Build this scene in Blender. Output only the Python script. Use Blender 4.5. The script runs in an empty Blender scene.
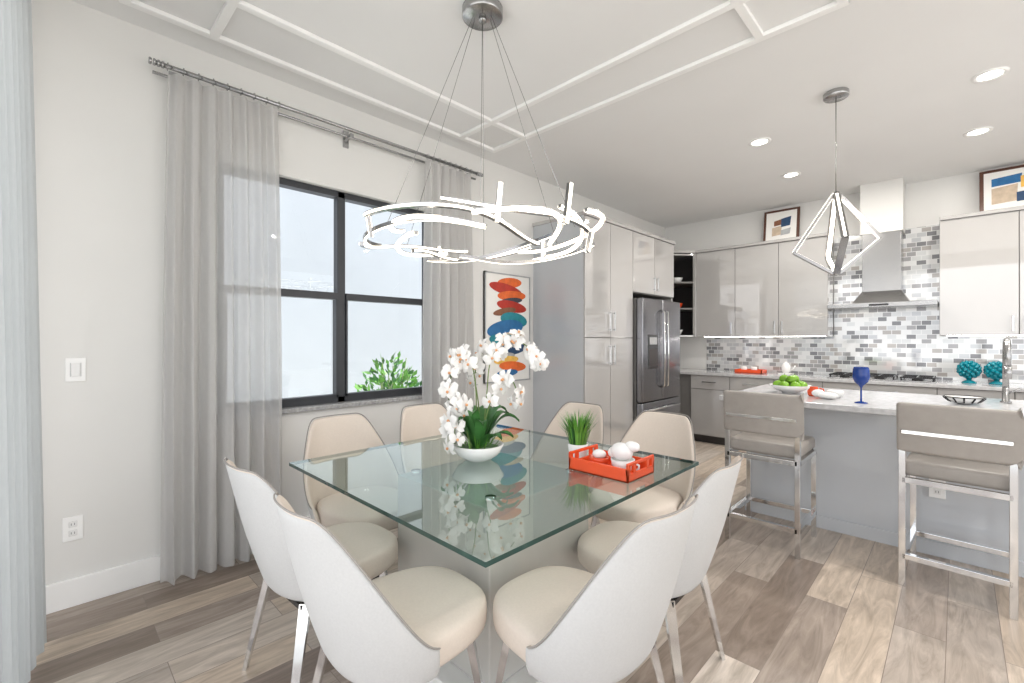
import bpy, bmesh, math, random
from mathutils import Vector, Matrix
random.seed(7)
scene = bpy.context.scene
try:
    scene.view_settings.view_transform = 'Standard'
    scene.view_settings.look = 'None'
except Exception:
    pass

# ------------------------------------------------------------------ materials
def nt(m):
    m.use_nodes = True
    return m.node_tree.nodes, m.node_tree.links
def mat(name, col, rough=0.5, metal=0.0, var=0.04, scale=12.0, bump=0.0, emit=0.0, ecol=None, coat=0.0, spec=0.5, bscale=None, stretch=(1,1,1), cior=1.5):
    m = bpy.data.materials.new(name)
    N, L = nt(m)
    b = N['Principled BSDF']
    b.inputs['Roughness'].default_value = rough
    b.inputs['Metallic'].default_value = metal
    b.inputs['Specular IOR Level'].default_value = spec
    b.inputs['Coat Weight'].default_value = coat
    b.inputs['Coat Roughness'].default_value = 0.03
    b.inputs['Coat IOR'].default_value = cior
    tc = N.new('ShaderNodeTexCoord'); mp = N.new('ShaderNodeMapping')
    mp.inputs['Scale'].default_value = stretch
    L.new(tc.outputs['Object'], mp.inputs['Vector'])
    no = N.new('ShaderNodeTexNoise'); no.inputs['Scale'].default_value = scale
    no.inputs['Detail'].default_value = 3
    L.new(mp.outputs['Vector'], no.inputs['Vector'])
    rp = N.new('ShaderNodeValToRGB')
    c = col
    rp.color_ramp.elements[0].position = 0.3; rp.color_ramp.elements[1].position = 0.7
    rp.color_ramp.elements[0].color = (c[0]*(1-var), c[1]*(1-var), c[2]*(1-var), 1)
    rp.color_ramp.elements[1].color = (min(1, c[0]*(1+var)), min(1, c[1]*(1+var)), min(1, c[2]*(1+var)), 1)
    L.new(no.outputs['Fac'], rp.inputs['Fac'])
    L.new(rp.outputs['Color'], b.inputs['Base Color'])
    if bump > 0:
        n2 = N.new('ShaderNodeTexNoise'); n2.inputs['Scale'].default_value = bscale or scale*6
        n2.inputs['Detail'].default_value = 2
        L.new(mp.outputs['Vector'], n2.inputs['Vector'])
        bp = N.new('ShaderNodeBump'); bp.inputs['Strength'].default_value = bump
        bp.inputs['Distance'].default_value = 0.01
        L.new(n2.outputs['Fac'], bp.inputs['Height']); L.new(bp.outputs['Normal'], b.inputs['Normal'])
    if emit > 0:
        e = ecol or col
        b.inputs['Emission Color'].default_value = (e[0], e[1], e[2], 1)
        b.inputs['Emission Strength'].default_value = emit
    return m

def glass_mat(name, tint, mul=1.0, ior=1.5):
    # thin glazing: front faces reflect by Fresnel, the exit face only transmits
    m = bpy.data.materials.new(name); N, L = nt(m)
    N.remove(N['Principled BSDF']); out = N['Material Output']
    t = N.new('ShaderNodeBsdfTransparent'); t.inputs['Color'].default_value = (*tint, 1)
    g = N.new('ShaderNodeBsdfGlossy'); g.inputs['Roughness'].default_value = 0.01
    g.inputs['Color'].default_value = (0.95, 1, 0.98, 1)
    f = N.new('ShaderNodeFresnel'); f.inputs['IOR'].default_value = ior
    mm = N.new('ShaderNodeMath'); mm.operation = 'MULTIPLY'; mm.inputs[1].default_value = mul; mm.use_clamp = True
    L.new(f.outputs[0], mm.inputs[0])
    ge = N.new('ShaderNodeNewGeometry'); iv = N.new('ShaderNodeMath'); iv.operation = 'SUBTRACT'; iv.inputs[0].default_value = 1
    L.new(ge.outputs['Backfacing'], iv.inputs[1])
    m3 = N.new('ShaderNodeMath'); m3.operation = 'MULTIPLY'; L.new(mm.outputs[0], m3.inputs[0]); L.new(iv.outputs[0], m3.inputs[1])
    mx = N.new('ShaderNodeMixShader'); L.new(m3.outputs[0], mx.inputs[0])
    L.new(t.outputs[0], mx.inputs[1]); L.new(g.outputs[0], mx.inputs[2]); L.new(mx.outputs[0], out.inputs['Surface'])
    return m

def sheer_mat(name, col, transp):
    m = bpy.data.materials.new(name); N, L = nt(m)
    N.remove(N['Principled BSDF']); out = N['Material Output']
    tc = N.new('ShaderNodeTexCoord'); no = N.new('ShaderNodeTexNoise'); no.inputs['Scale'].default_value = 60
    mp = N.new('ShaderNodeMapping'); mp.inputs['Scale'].default_value = (1, 4, .6)
    L.new(tc.outputs['Object'], mp.inputs['Vector']); L.new(mp.outputs['Vector'], no.inputs['Vector'])
    rp = N.new('ShaderNodeValToRGB')
    rp.color_ramp.elements[0].color = (col[0]*.92, col[1]*.92, col[2]*.92, 1)
    rp.color_ramp.elements[1].color = (*col, 1)
    L.new(no.outputs['Fac'], rp.inputs['Fac'])
    d = N.new('ShaderNodeBsdfDiffuse'); t = N.new('ShaderNodeBsdfTranslucent'); tr = N.new('ShaderNodeBsdfTransparent')
    L.new(rp.outputs['Color'], d.inputs['Color']); L.new(rp.outputs['Color'], t.inputs['Color'])
    a = N.new('ShaderNodeMixShader'); a.inputs[0].default_value = .4
    L.new(d.outputs[0], a.inputs[1]); L.new(t.outputs[0], a.inputs[2])
    b = N.new('ShaderNodeMixShader'); b.inputs[0].default_value = transp
    L.new(a.outputs[0], b.inputs[1]); L.new(tr.outputs[0], b.inputs[2]); L.new(b.outputs[0], out.inputs['Surface'])
    return m

def floor_mat():
    m = bpy.data.materials.new('wood_plank_floor'); N, L = nt(m); b = N['Principled BSDF']
    tc = N.new('ShaderNodeTexCoord'); mp = N.new('ShaderNodeMapping'); mp.inputs['Rotation'].default_value = (0, 0, math.pi/2)
    mp.inputs['Location'].default_value = (.35, .05, 0)
    L.new(tc.outputs['Object'], mp.inputs['Vector'])
    br = N.new('ShaderNodeTexBrick'); br.offset = .37; br.offset_frequency = 2
    br.inputs['Scale'].default_value = 1; br.inputs['Brick Width'].default_value = 1.22; br.inputs['Row Height'].default_value = .178
    br.inputs['Mortar Size'].default_value = .0016; br.inputs['Mortar Smooth'].default_value = .2
    br.inputs['Color1'].default_value = (0, 0, 0, 1); br.inputs['Color2'].default_value = (1, 1, 1, 1); br.inputs['Mortar'].default_value = (.35, .35, .35, 1)
    L.new(mp.outputs['Vector'], br.inputs['Vector'])
    rp = N.new('ShaderNodeValToRGB'); cr = rp.color_ramp
    cr.elements[0].position = 0.0; cr.elements[0].color = (.22, .17, .135, 1)
    cr.elements[1].position = 1.0; cr.elements[1].color = (.60, .545, .485, 1)
    for p, c in ((.18, (.30, .24, .195)), (.34, (.46, .39, .33)), (.6, (.52, .455, .39)), (.78, (.58, .47, .36))):
        e = cr.elements.new(p); e.color = (*c, 1)
    L.new(br.outputs['Color'], rp.inputs['Fac'])
    sc = N.new('ShaderNodeVectorMath'); sc.operation = 'MULTIPLY'; sc.inputs[1].default_value = (7, 1, 3)
    L.new(tc.outputs['Object'], sc.inputs[0])
    ad = N.new('ShaderNodeVectorMath'); ad.operation = 'MULTIPLY_ADD'
    L.new(br.outputs['Color'], ad.inputs[0]); ad.inputs[1].default_value = (17, 31, 9); L.new(sc.outputs[0], ad.inputs[2])
    no = N.new('ShaderNodeTexNoise'); no.inputs['Scale'].default_value = 2.2; no.inputs['Detail'].default_value = 7
    no.inputs['Roughness'].default_value = .65; no.inputs['Distortion'].default_value = 1.6
    L.new(ad.outputs[0], no.inputs['Vector'])
    gr = N.new('ShaderNodeValToRGB'); gr.color_ramp.elements[0].position = .32; gr.color_ramp.elements[1].position = .68
    gr.color_ramp.elements[0].color = (.68, .66, .64, 1); gr.color_ramp.elements[1].color = (1.2, 1.2, 1.22, 1)
    L.new(no.outputs['Fac'], gr.inputs['Fac'])
    mx = N.new('ShaderNodeMix'); mx.data_type = 'RGBA'; mx.blend_type = 'MULTIPLY'; mx.inputs['Factor'].default_value = 1
    L.new(rp.outputs['Color'], mx.inputs[6]); L.new(gr.outputs['Color'], mx.inputs[7])
    m2 = N.new('ShaderNodeMix'); m2.data_type = 'RGBA'; m2.inputs[7].default_value = (.16, .12, .1, 1)
    mf = N.new('ShaderNodeMath'); mf.operation = 'MULTIPLY'; mf.inputs[1].default_value = .7
    L.new(br.outputs['Fac'], mf.inputs[0]); L.new(mf.outputs[0], m2.inputs['Factor']); L.new(mx.outputs[2], m2.inputs[6])
    L.new(m2.outputs[2], b.inputs['Base Color'])
    b.inputs['Roughness'].default_value = .34
    return m

def tile_mat():
    m = bpy.data.materials.new('mosaic_tile'); N, L = nt(m); b = N['Principled BSDF']
    tc = N.new('ShaderNodeTexCoord'); s = N.new('ShaderNodeSeparateXYZ'); c = N.new('ShaderNodeCombineXYZ')
    L.new(tc.outputs['Object'], s.inputs[0]); L.new(s.outputs['X'], c.inputs['X']); L.new(s.outputs['Z'], c.inputs['Y'])
    br = N.new('ShaderNodeTexBrick'); br.offset = .5
    br.inputs['Scale'].default_value = 1; br.inputs['Brick Width'].default_value = .082; br.inputs['Row Height'].default_value = .05
    br.inputs['Mortar Size'].default_value = .003
    br.inputs['Color1'].default_value = (0, 0, 0, 1); br.inputs['Color2'].default_value = (1, 1, 1, 1); br.inputs['Mortar'].default_value = (1, 1, 1, 1)
    L.new(c.outputs[0], br.inputs['Vector'])
    rp = N.new('ShaderNodeValToRGB'); cr = rp.color_ramp; cr.interpolation = 'CONSTANT'
    cr.elements[0].position = 0; cr.elements[0].color = (.27, .275, .29, 1)
    cr.elements[1].position = .74; cr.elements[1].color = (.88, .89, .89, 1)
    for p, cc in ((.16, (.42, .42, .43)), (.32, (.62, .64, .67)), (.46, (.50, .48, .46)), (.56, (.74, .76, .77))):
        e = cr.elements.new(p); e.color = (*cc, 1)
    L.new(br.outputs['Color'], rp.inputs['Fac']); L.new(rp.outputs['Color'], b.inputs['Base Color'])
    b.inputs['Roughness'].default_value = .08
    b.inputs['Metallic'].default_value = .3
    return m

M = {}
M['wall'] = mat('wall_paint', (.78, .775, .755), .85, var=.01, scale=3, bump=.03, bscale=250)
M['ceil'] = mat('ceiling_paint', (.83, .83, .825), .9, var=.01, scale=2, bump=.03, bscale=200)
M['trim'] = mat('white_trim', (.94, .94, .93), .45, var=.01)
M['floor'] = floor_mat()
M['tile'] = tile_mat()
M['cab'] = mat('gloss_greige_cabinet', (.45, .44, .43), .05, var=.015, scale=2, coat=1.0, cior=2.2)
M['carc'] = mat('cabinet_gap', (.16, .155, .15), .5)
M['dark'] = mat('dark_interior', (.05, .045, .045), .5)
M['isl'] = mat('island_panel_paint', (.55, .575, .605), .2, var=.015, scale=2, coat=.6)
M['count'] = mat('quartz_counter', (.52, .52, .53), .12, var=.12, scale=30)
M['chrome'] = mat('chrome', (.74, .75, .76), .09, 1.0, var=.02)
M['led_metal'] = mat('fixture_metal', (.36, .355, .35), .2, 1.0, var=.03)
M['steel'] = mat('brushed_steel', (.42, .42, .42), .25, 1.0, var=.08, scale=20, stretch=(1, 1, 30))
M['steel_d'] = mat('fridge_steel', (.30, .30, .32), .22, 1.0, var=.06, scale=14, stretch=(1, 1, 25))
M['black'] = mat('black_gloss', (.02, .02, .022), .2)
M['bronze'] = mat('window_frame_dark', (.035, .038, .045), .4)
M['chair_o'] = mat('chair_fabric_grey', (.54, .54, .535), .75, var=.03, scale=160, bump=.12, bscale=500)
M['chair_i'] = mat('chair_fabric_cream', (.70, .62, .545), .7, var=.025, scale=120, bump=.1, bscale=450)
M['pipe'] = mat('chair_piping', (.30, .28, .26), .7)
M['stool'] = mat('stool_leather', (.32, .295, .27), .42, var=.05, scale=20, bump=.05)
M['base'] = mat('table_base_champagne', (.56, .55, .52), .22, .15, var=.02)
M['plinth'] = mat('table_plinth_white', (.85, .85, .83), .3)
M['glass'] = glass_mat('table_glass', (.82, .885, .872), 1.7)
M['wglass'] = glass_mat('window_glass', (.97, .985, 1), .8)
M['gedge'] = mat('glass_edge_green', (.03, .07, .06), .1, var=.2)
M['sheer'] = sheer_mat('sheer_linen', (.76, .75, .74), .20)
M['sheer2'] = sheer_mat('sheer_linen_heavy', (.62, .65, .66), .03)
M['led'] = mat('led_strip', (1, .97, .92), .4, emit=3.2, ecol=(1, .90, .76))
M['ledp'] = mat('led_pendant', (1, .97, .92), .4, emit=3.2, ecol=(1, .93, .84))
M['can'] = mat('downlight_lens', (1, 1, 1), .4, emit=16.0, ecol=(1, .95, .88))
M['ucl'] = mat('under_cabinet_led', (1, 1, 1), .4, emit=10.0, ecol=(1, .96, .9))
M['white'] = mat('white_ceramic', (.85, .85, .84), .15, var=.01)
M['petal'] = mat('orchid_petal', (.84, .83, .81), .6, var=.03, scale=40)
M['lip'] = mat('orchid_lip', (.75, .38, .18), .6)
M['green'] = mat('leaf_green', (.05, .17, .04), .4, var=.35, scale=14)
M['lime'] = mat('grass_green', (.13, .34, .045), .5, var=.3, scale=20)
M['stem'] = mat('stem_green', (.16, .24, .07), .6)
M['orange'] = mat('orange_lacquer', (.80, .09, .025), .25, var=.04)
M['plate'] = mat('switch_plate', (.93, .93, .92), .35, var=.01)
M['slot'] = mat('outlet_slot', (.15, .15, .15), .6)
M['teal'] = mat('teal_ceramic', (.0, .22, .28), .25, var=.2, scale=30)
M['cobalt2'] = mat('cobalt_glass_body', (.01, .045, .24), .08, var=.1)
M['apple'] = mat('green_apple', (.18, .38, .03), .25, var=.2, scale=9)
M['extwall'] = mat('neighbor_stucco', (.49, .515, .54), .9, var=.02, scale=2)
M['ground'] = mat('bounce_patio', (.66, .65, .62), .9, var=.08)  # kept pale to bounce daylight indoors
M['sill'] = mat('stone_sill', (.40, .40, .40), .2, var=.25, scale=50)
M['frame_br'] = mat('picture_frame_brown', (.10, .04, .025), .35, var=.2)
M['paper'] = mat('art_paper', (.84, .83, .80), .8, var=.01)
def amat(n, c): return mat('paint_'+n, c, .6, var=.15, scale=18)
A = {n: amat(n, c) for n, c in dict(red=(.46, .03, .015), orange=(.74, .14, .025), dark=(.05, .05, .07), teal=(.015, .22, .27), blue=(.02, .14, .34), grey=(.40, .41, .42), yellow=(.80, .48, .10), navy=(.02, .06, .14), beige=(.55, .44, .33), brown=(.22, .09, .045)).items()}

# ------------------------------------------------------------------ mesh builder
class MB:
    def __init__(s): s.v = []; s.f = []; s.mi = []; s.sm = []; s.mats = []
    def m(s, mt):
        if mt not in s.mats: s.mats.append(mt)
        return s.mats.index(mt)
    def add(s, vs, fs, mt, smooth=False, mx=None):
        o = len(s.v)
        for p in vs:
            p = Vector(p)
            if mx is not None: p = mx @ p
            s.v.append(p)
        for k, f in enumerate(fs):
            s.f.append([i+o for i in f])
            mm = mt[k] if isinstance(mt, list) else mt
            s.mi.append(s.m(mm)); s.sm.append(smooth)
    def box(s, a, b, mt, bev=0.0, seg=2, mx=None, smooth=None):
        a = Vector(a); b = Vector(b)
        bm = bmesh.new(); bmesh.ops.create_cube(bm, size=1)
        c = (a+b)/2; d = b-a
        for v in bm.verts: v.co = Vector((v.co.x*d.x+c.x, v.co.y*d.y+c.y, v.co.z*d.z+c.z))
        if bev > 0: bmesh.ops.bevel(bm, geom=bm.edges[:], offset=bev, segments=seg, profile=.5, affect='EDGES')
        bm.verts.index_update()
        s.add([v.co.copy() for v in bm.verts], [[v.index for v in f.verts] for f in bm.faces], mt, (seg > 2 and bev > 0) if smooth is None else smooth, mx)
        bm.free()
    def sweep(s, pts, sec, mts, closed=False, up=None, smooth=False, scales=None, caps=True):
        pts = [Vector(p) for p in pts]; n = len(pts); k = len(sec); vs = []
        prev = None
        for i in range(n):
            if closed: t = pts[(i+1) % n]-pts[i-1]
            else: t = pts[min(i+1, n-1)]-pts[max(i-1, 0)]
            t.normalize()
            if up is not None:
                side = t.cross(Vector(up))
                if side.length < 1e-4: side = t.cross(Vector((1, 0, 0)))
            else:
                if prev is None:
                    side = t.cross(Vector((0, 0, 1)))
                    if side.length < 1e-3: side = t.cross(Vector((0, 1, 0)))
                else: side = prev-t*prev.dot(t)
            side.normalize(); prev = side.copy(); u2 = side.cross(t)
            sc = scales[i] if scales else 1
            for a, b in sec: vs.append(pts[i]+side*a*sc+u2*b*sc)
        fs = []; ms = []
        for i in range(n if closed else n-1):
            for j in range(k):
                i2 = (i+1) % n; j2 = (j+1) % k
                fs.append([i*k+j, i2*k+j, i2*k+j2, i*k+j2]); ms.append(mts[j % len(mts)] if isinstance(mts, list) else mts)
        if not closed and caps:
            fs.append(list(range(k))); fs.append([(n-1)*k+j for j in range(k)][::-1])
            e = mts[2] if isinstance(mts, list) else mts
            ms += [e, e]
        s.add(vs, fs, ms, smooth)
    def tube(s, pts, r, mt, seg=8, closed=False, scales=None):
        sec = [(r*math.cos(2*math.pi*i/seg), r*math.sin(2*math.pi*i/seg)) for i in range(seg)]
        s.sweep(pts, sec, mt, closed, None, True, scales)
    def bar(s, p0, p1, w, h, mt, up=(0, 0, 1)):
        s.sweep([p0, p1], [(-w/2, -h/2), (w/2, -h/2), (w/2, h/2), (-w/2, h/2)], mt, False, up)
    def lathe(s, prof, c, mt, seg=24, mx=None, smooth=True, cap=True):
        vs = []; fs = []
        for r, z in prof:
            for i in range(seg):
                a = 2*math.pi*i/seg; vs.append((c[0]+r*math.cos(a), c[1]+r*math.sin(a), c[2]+z))
        for j in range(len(prof)-1):
            for i in range(seg):
                i2 = (i+1) % seg; fs.append([j*seg+i, j*seg+i2, (j+1)*seg+i2, (j+1)*seg+i])
        if cap: fs.append(list(range(seg))[::-1]); fs.append([(len(prof)-1)*seg+i for i in range(seg)])
        s.add(vs, fs, mt, smooth, mx)
    def ball(s, c, r, mt, seg=12, rings=8, sq=(1, 1, 1), mx=None):
        prof = [(max(1e-4, math.sin(math.pi*j/rings)), -math.cos(math.pi*j/rings)) for j in range(rings+1)]
        vs = []; fs = []
        for a, z in prof:
            for i in range(seg):
                t = 2*math.pi*i/seg; vs.append((c[0]+r*sq[0]*a*math.cos(t), c[1]+r*sq[1]*a*math.sin(t), c[2]+r*sq[2]*z))
        for j in range(rings):
            for i in range(seg):
                i2 = (i+1) % seg; fs.append([j*seg+i, j*seg+i2, (j+1)*seg+i2, (j+1)*seg+i])
        s.add(vs, fs, mt, True, mx)
    def grid(s, fn, nu, nv, mt, smooth=True, mx=None):
        vs = [fn(i/nu, j/nv) for j in range(nv+1) for i in range(nu+1)]
        fs = [[j*(nu+1)+i, j*(nu+1)+i+1, (j+1)*(nu+1)+i+1, (j+1)*(nu+1)+i] for j in range(nv) for i in range(nu)]
        s.add(vs, fs, mt, smooth, mx)
    def prism(s, poly, z0, z1, mt):
        n = len(poly); vs = [(x, y, z0) for x, y in poly]+[(x, y, z1) for x, y in poly]
        fs = [list(range(n))[::-1], list(range(n, 2*n))]+[[i, (i+1) % n, n+(i+1) % n, n+i] for i in range(n)]
        s.add(vs, fs, mt)
    def obj(s, name, loc=(0, 0, 0), rz=0, parent=None, subsurf=0):
        me = bpy.data.meshes.new(name); me.from_pydata([tuple(v) for v in s.v], [], s.f)
        for mt in s.mats: me.materials.append(mt)
        for p, a, b in zip(me.polygons, s.mi, s.sm): p.material_index = a; p.use_smooth = b
        me.update()
        o = bpy.data.objects.new(name, me); scene.collection.objects.link(o)
        o.location = loc; o.rotation_euler = (0, 0, rz)
        if parent: o.parent = parent
        if subsurf:
            md = o.modifiers.new('sub', 'SUBSURF'); md.levels = subsurf; md.render_levels = subsurf
        return o
def recenter(o, loc):
    l = Vector(loc)
    o.data.transform(Matrix.Translation(-l)); o.location = l
    return o
def empty(name, loc=(0, 0, 0), rz=0):
    e = bpy.data.objects.new(name, None); e.empty_display_size = .1; scene.collection.objects.link(e)
    e.location = loc; e.rotation_euler = (0, 0, rz); return e

H = 3.05; YN = 6.60; YS = -.25; XE = 6.6
# ------------------------------------------------------------------ room shell
b = MB(); b.box((-.2, YS-.2, -.12), (XE+.2, YN+.2, 0), M['floor']); b.obj('floor')
b = MB(); b.box((-.2, YS-.2, H), (XE+.2, YN+.2, H+.12), M['ceil']); b.obj('ceiling')
wy0, wy1, wz0, wz1 = .72, 2.31, .88, 2.43
b = MB()
b.box((-.18, YS-.18, 0), (0, wy0, H), M['wall']); b.box((-.18, wy1, 0), (0, YN+.18, H), M['wall'])
b.box((-.18, wy0, 0), (0, wy1, wz0), M['wall']); b.box((-.18, wy0, wz1), (0, wy1, H), M['wall'])
b.obj('wall_west')
b = MB(); b.box((0, YN, 0), (XE, YN+.18, H), M['wall']); b.obj('wall_north')
b = MB()
b.box((0, YS-.18, 0), (.35, YS, H), M['wall']); b.box((6.2, YS-.18, 0), (XE, YS, H), M['wall']); b.box((.35, YS-.18, 2.80), (6.2, YS, H), M['wall'])
b.obj('wall_south')
b = MB()
b.box((XE, YS-.18, 0), (XE+.18, .2, H), M['wall']); b.box((XE, 4.6, 0), (XE+.18, YN+.18, H), M['wall'])
b.box((XE, .2, 2.8), (XE+.18, 4.6, H), M['wall']); b.obj('wall_east')  # opening in this unseen wall added to let more daylight in
b = MB(); b.box((0, YS, 0), (.018, 3.56, .14), M['trim'], .004); b.obj('baseboard_west')
b = MB(); w = .045
for x in (.22, .60, 2.40, 2.78): b.box((x-w/2, .27-w/2, H-.024), (x+w/2, 2.80+w/2, H), M['trim'], .004)
for y in (.27, .65, 2.42, 2.80): b.box((.22-w/2, y-w/2, H-.0245), (2.78+w/2, y+w/2, H), M['trim'], .004)
b.obj('trim_1')
# window
b = MB(); fx0, fx1 = -.12, -.05
t = .045
b.box((fx0, wy0, wz0), (fx1, wy0+t, wz1), M['bronze']); b.box((fx0, wy1-t, wz0), (fx1, wy1, wz1), M['bronze'])
b.box((fx0, wy0, wz0), (fx1, wy1, wz0+t), M['bronze']); b.box((fx0, wy0, wz1-t), (fx1, wy1, wz1), M['bronze'])
ym = (wy0+wy1)/2
b.box((fx0, ym-.03, wz0), (fx1, ym+.03, wz1), M['bronze'], .005)
for a0, a1 in ((wy0+t, ym-.03), (ym+.03, wy1-t)):
    b.box((fx0+.01, a0, 1.635), (fx1+.012, a1, 1.685), M['bronze'], .004)
    for q in (a0, a1-.014): b.box((fx0+.02, q, wz0+t), (fx1+.01, q+.014, 1.64), M['bronze'])
    b.box((fx0+.02, a0, wz0+t), (fx1+.01, a1, wz0+t+.018), M['bronze'])
    b.box((-.09, a0, wz0+t), (-.085, a1, wz1-t), M['wglass'])
b.obj('window_1')
b = MB(); b.box((-.05, wy0-.03, wz0-.025), (.035, wy1+.03, wz0+.004), M['sill'], .004); b.obj('trim_2')
# exterior
b = MB(); b.box((-3.4, -6, -.4), (-3.2, 12, 6.5), M['extwall']); b.obj('neighbor_house_wall')
b = MB(); b.box((-3.19, -14, -.25), (20, 14, -.15), M['ground']); b.obj('bounce_patio')  # ground made a pale patio to bounce daylight up to the ceiling
def shrub(name, c, R, hgt, n):
    b = MB()
    for i in range(14):
        a = random.uniform(0, 6.28); r = R*.8*random.random()
        b.tube([(c[0], c[1], c[2]), (c[0]+r*.4*math.cos(a), c[1]+r*.4*math.sin(a), c[2]+hgt*.5), (c[0]+r*math.cos(a), c[1]+r*math.sin(a), c[2]+hgt*random.uniform(.8, 1))], .006, M['stem'], 5)
    for i in range(n):
        a = random.uniform(0, 6.28); r = R*math.sqrt(random.random()); z = hgt*random.uniform(.25, 1)*(1-.25*(r/R)**2)
        p = Vector((c[0]+r*math.cos(a), c[1]+r*math.sin(a), c[2]+z))
        d = Vector((math.cos(a)*random.random(), math.sin(a)*random.random(), random.uniform(.2, 1))).normalized()
        sd = d.cross(Vector((random.random()-.5, random.random()-.5, .3))).normalized(); L = random.uniform(.06, .1)
        b.add([p, p+d*L*.5+sd*L*.24, p+d*L, p+d*L*.5-sd*L*.24], [[0, 1, 2, 3]], M['lime'] if random.random() < .6 else M['green'])
    return recenter(b.obj(name), c)
shrub('garden_shrub', (-.85, 2.40, -.148), .32, 1.32, 900)

# ------------------------------------------------------------------ curtains
def curtain(name, along, lo, hi, fixed, z0, z1, folds, amp, m, taper=.10, slope=0.0, lean=0.0):
    b = MB()
    ph = random.uniform(0, 6)
    def fn(u, v):
        s = lo+(hi-lo)*(u+.012*math.sin(u*37+v*2)*(1-v))
        k = 1-.55*v**3
        d = amp*k*(math.sin(u*folds*2*math.pi+ph)+.28*math.sin(u*folds*4.3*math.pi+1.7*ph+v*1.5))
        z = z0+(z1-z0)*v
        s2 = (lo+hi)/2+(s-(lo+hi)/2)*(1-taper*v**2)
        f2 = fixed+slope*(s-lo)-lean*v
        return (f2+d, s2, z) if along == 'y' else (s2, f2+d, z)
    b.grid(fn, folds*14, 22, m)
    return b.obj(name)
curtain('sheer_curtain', 'y', .43, 1.06, .115, .015, 2.80, 7, .045, M['sheer'])
curtain('sheer_curtain.001', 'y', 2.12, 2.66, .115, .015, 2.80, 6, .042, M['sheer'])
curtain('sheer_curtain.002', 'x', .34, 1.15, -.02, .015, 2.85, 9, .022, M['sheer2'], .12, -.17, .035)
b = MB()
b.tube([(.30, -.14, 2.88), (2.2, -.14, 2.88)], .0125, M['steel'], 12)
for x in (.34, 1.6): b.box((x-.012, YS, 2.87), (x+.012, -.13, 2.89), M['steel'])
b.obj('curtain_rod.001')
b = MB()
for zz, xx in ((2.835, .105), (2.80, .06)):
    b.tube([(xx, .40, zz), (xx, 2.72, zz)], .0125 if zz > 2.82 else .009, M['steel'], 12)
for y in (.42, 2.74):
    for k in range(4): b.lathe([(.016, 0), (.018, .003), (.018, .009), (.016, .012)], (0, 0, 0), M['steel'], 12, Matrix.Translation((.105, y-.03+k*.018, 2.835)) @ Matrix.Rotation(math.pi/2, 4, 'X'))
for y in (.50, 1.52, 2.6):
    b.box((0, y-.012, 2.79), (.11, y+.012, 2.81), M['steel']); b.box((0, y-.02, 2.74), (.012, y+.02, 2.86), M['steel'])
for lo, hi in ((.46, 1.03), (2.17, 2.63)):
    n = 9
    for i in range(n):
        y = lo+(hi-lo)*i/(n-1)
        pts = [(.105+.02*math.cos(a), y, 2.835+.02*math.sin(a)) for a in [2*math.pi*k/10 for k in range(10)]]
        b.tube(pts, .002, M['steel'], 5, True)
b.obj('curtain_rod')

# ------------------------------------------------------------------ switches / outlets
def plate_w(name, y, z, kind):
    b = MB(); b.box((0, y-.038, z-.06), (.007, y+.038, z+.06), M['plate'], .002)
    if kind == 'switch':
        b.box((.006, y-.017, z-.033), (.011, y+.017, z+.033), M['white'], .002)
        for s_ in (-1, 1): b.box((.0065, y+s_*.0195-.001, z-.035), (.008, y+s_*.0195+.001, z+.035), A['grey'])
    else:
        for dz in (-.022, .022):
            b.box((.006, y-.016, z+dz-.015), (.009, y+.016, z+dz+.015), M['white'], .003)
            for dy in (-.006, .006): b.box((.0085, y+dy-.0012, z+dz-.005), (.0095, y+dy+.0012, z+dz+.006), M['slot'])
    return b.obj(name)
plate_w('light_switch', .10, 1.19, 'switch'); plate_w('wall_outlet', .09, .39, 'o')

# ------------------------------------------------------------------ wall art
b = MB(); y0, y1, z0, z1 = 2.87, 3.50, .93, 1.99
b.box((0, y0, z0), (.02, y1, z1), M['paper'])
for a, c in (((0, y0, z0), (.028, y0+.012, z1)), ((0, y1-.012, z0), (.028, y1, z1)), ((0, y0, z0), (.028, y1, z0+.012)), ((0, y0, z1-.012), (.028, y1, z1))): b.box(a, c, A['grey'])
stack = [('orange', .02, .92, .17, .05, 5), ('red', -.03, .855, .23, .055, -8), ('orange', .05, .80, .2, .05, 3), ('dark', .05, .755, .15, .03, 6), ('red', .05, .70, .21, .055, -6),
         ('brown', -.05, .65, .16, .035, 10), ('teal', .08, .575, .19, .075, -5), ('blue', -.04, .49, .25, .085, 8), ('beige', .07, .435, .15, .03, 0), ('teal', -.03, .375, .23, .07, -6), ('navy', .05, .30, .2, .055, 5),
         ('grey', -.05, .245, .14, .03, 0), ('yellow', -.03, .20, .17, .04, 3), ('orange', .06, .14, .19, .05, -4), ('blue', -.02, .08, .15, .035, 3)]
for k, (cn, dy, fz, ry, rz_, rot) in enumerate(stack):
    r = math.radians(rot); vs = []
    for i in range(28):
        a = 2*math.pi*i/28; p = ry*math.cos(a); q = rz_*math.sin(a)
        vs.append((.021+k*.0003, (y0+y1)/2+dy+p*math.cos(r)-q*math.sin(r), z0+(z1-z0)*fz+p*math.sin(r)+q*math.cos(r)))
    b.add(vs, [list(range(28))], A[cn])
b.obj('abstract_wall_art')

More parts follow.
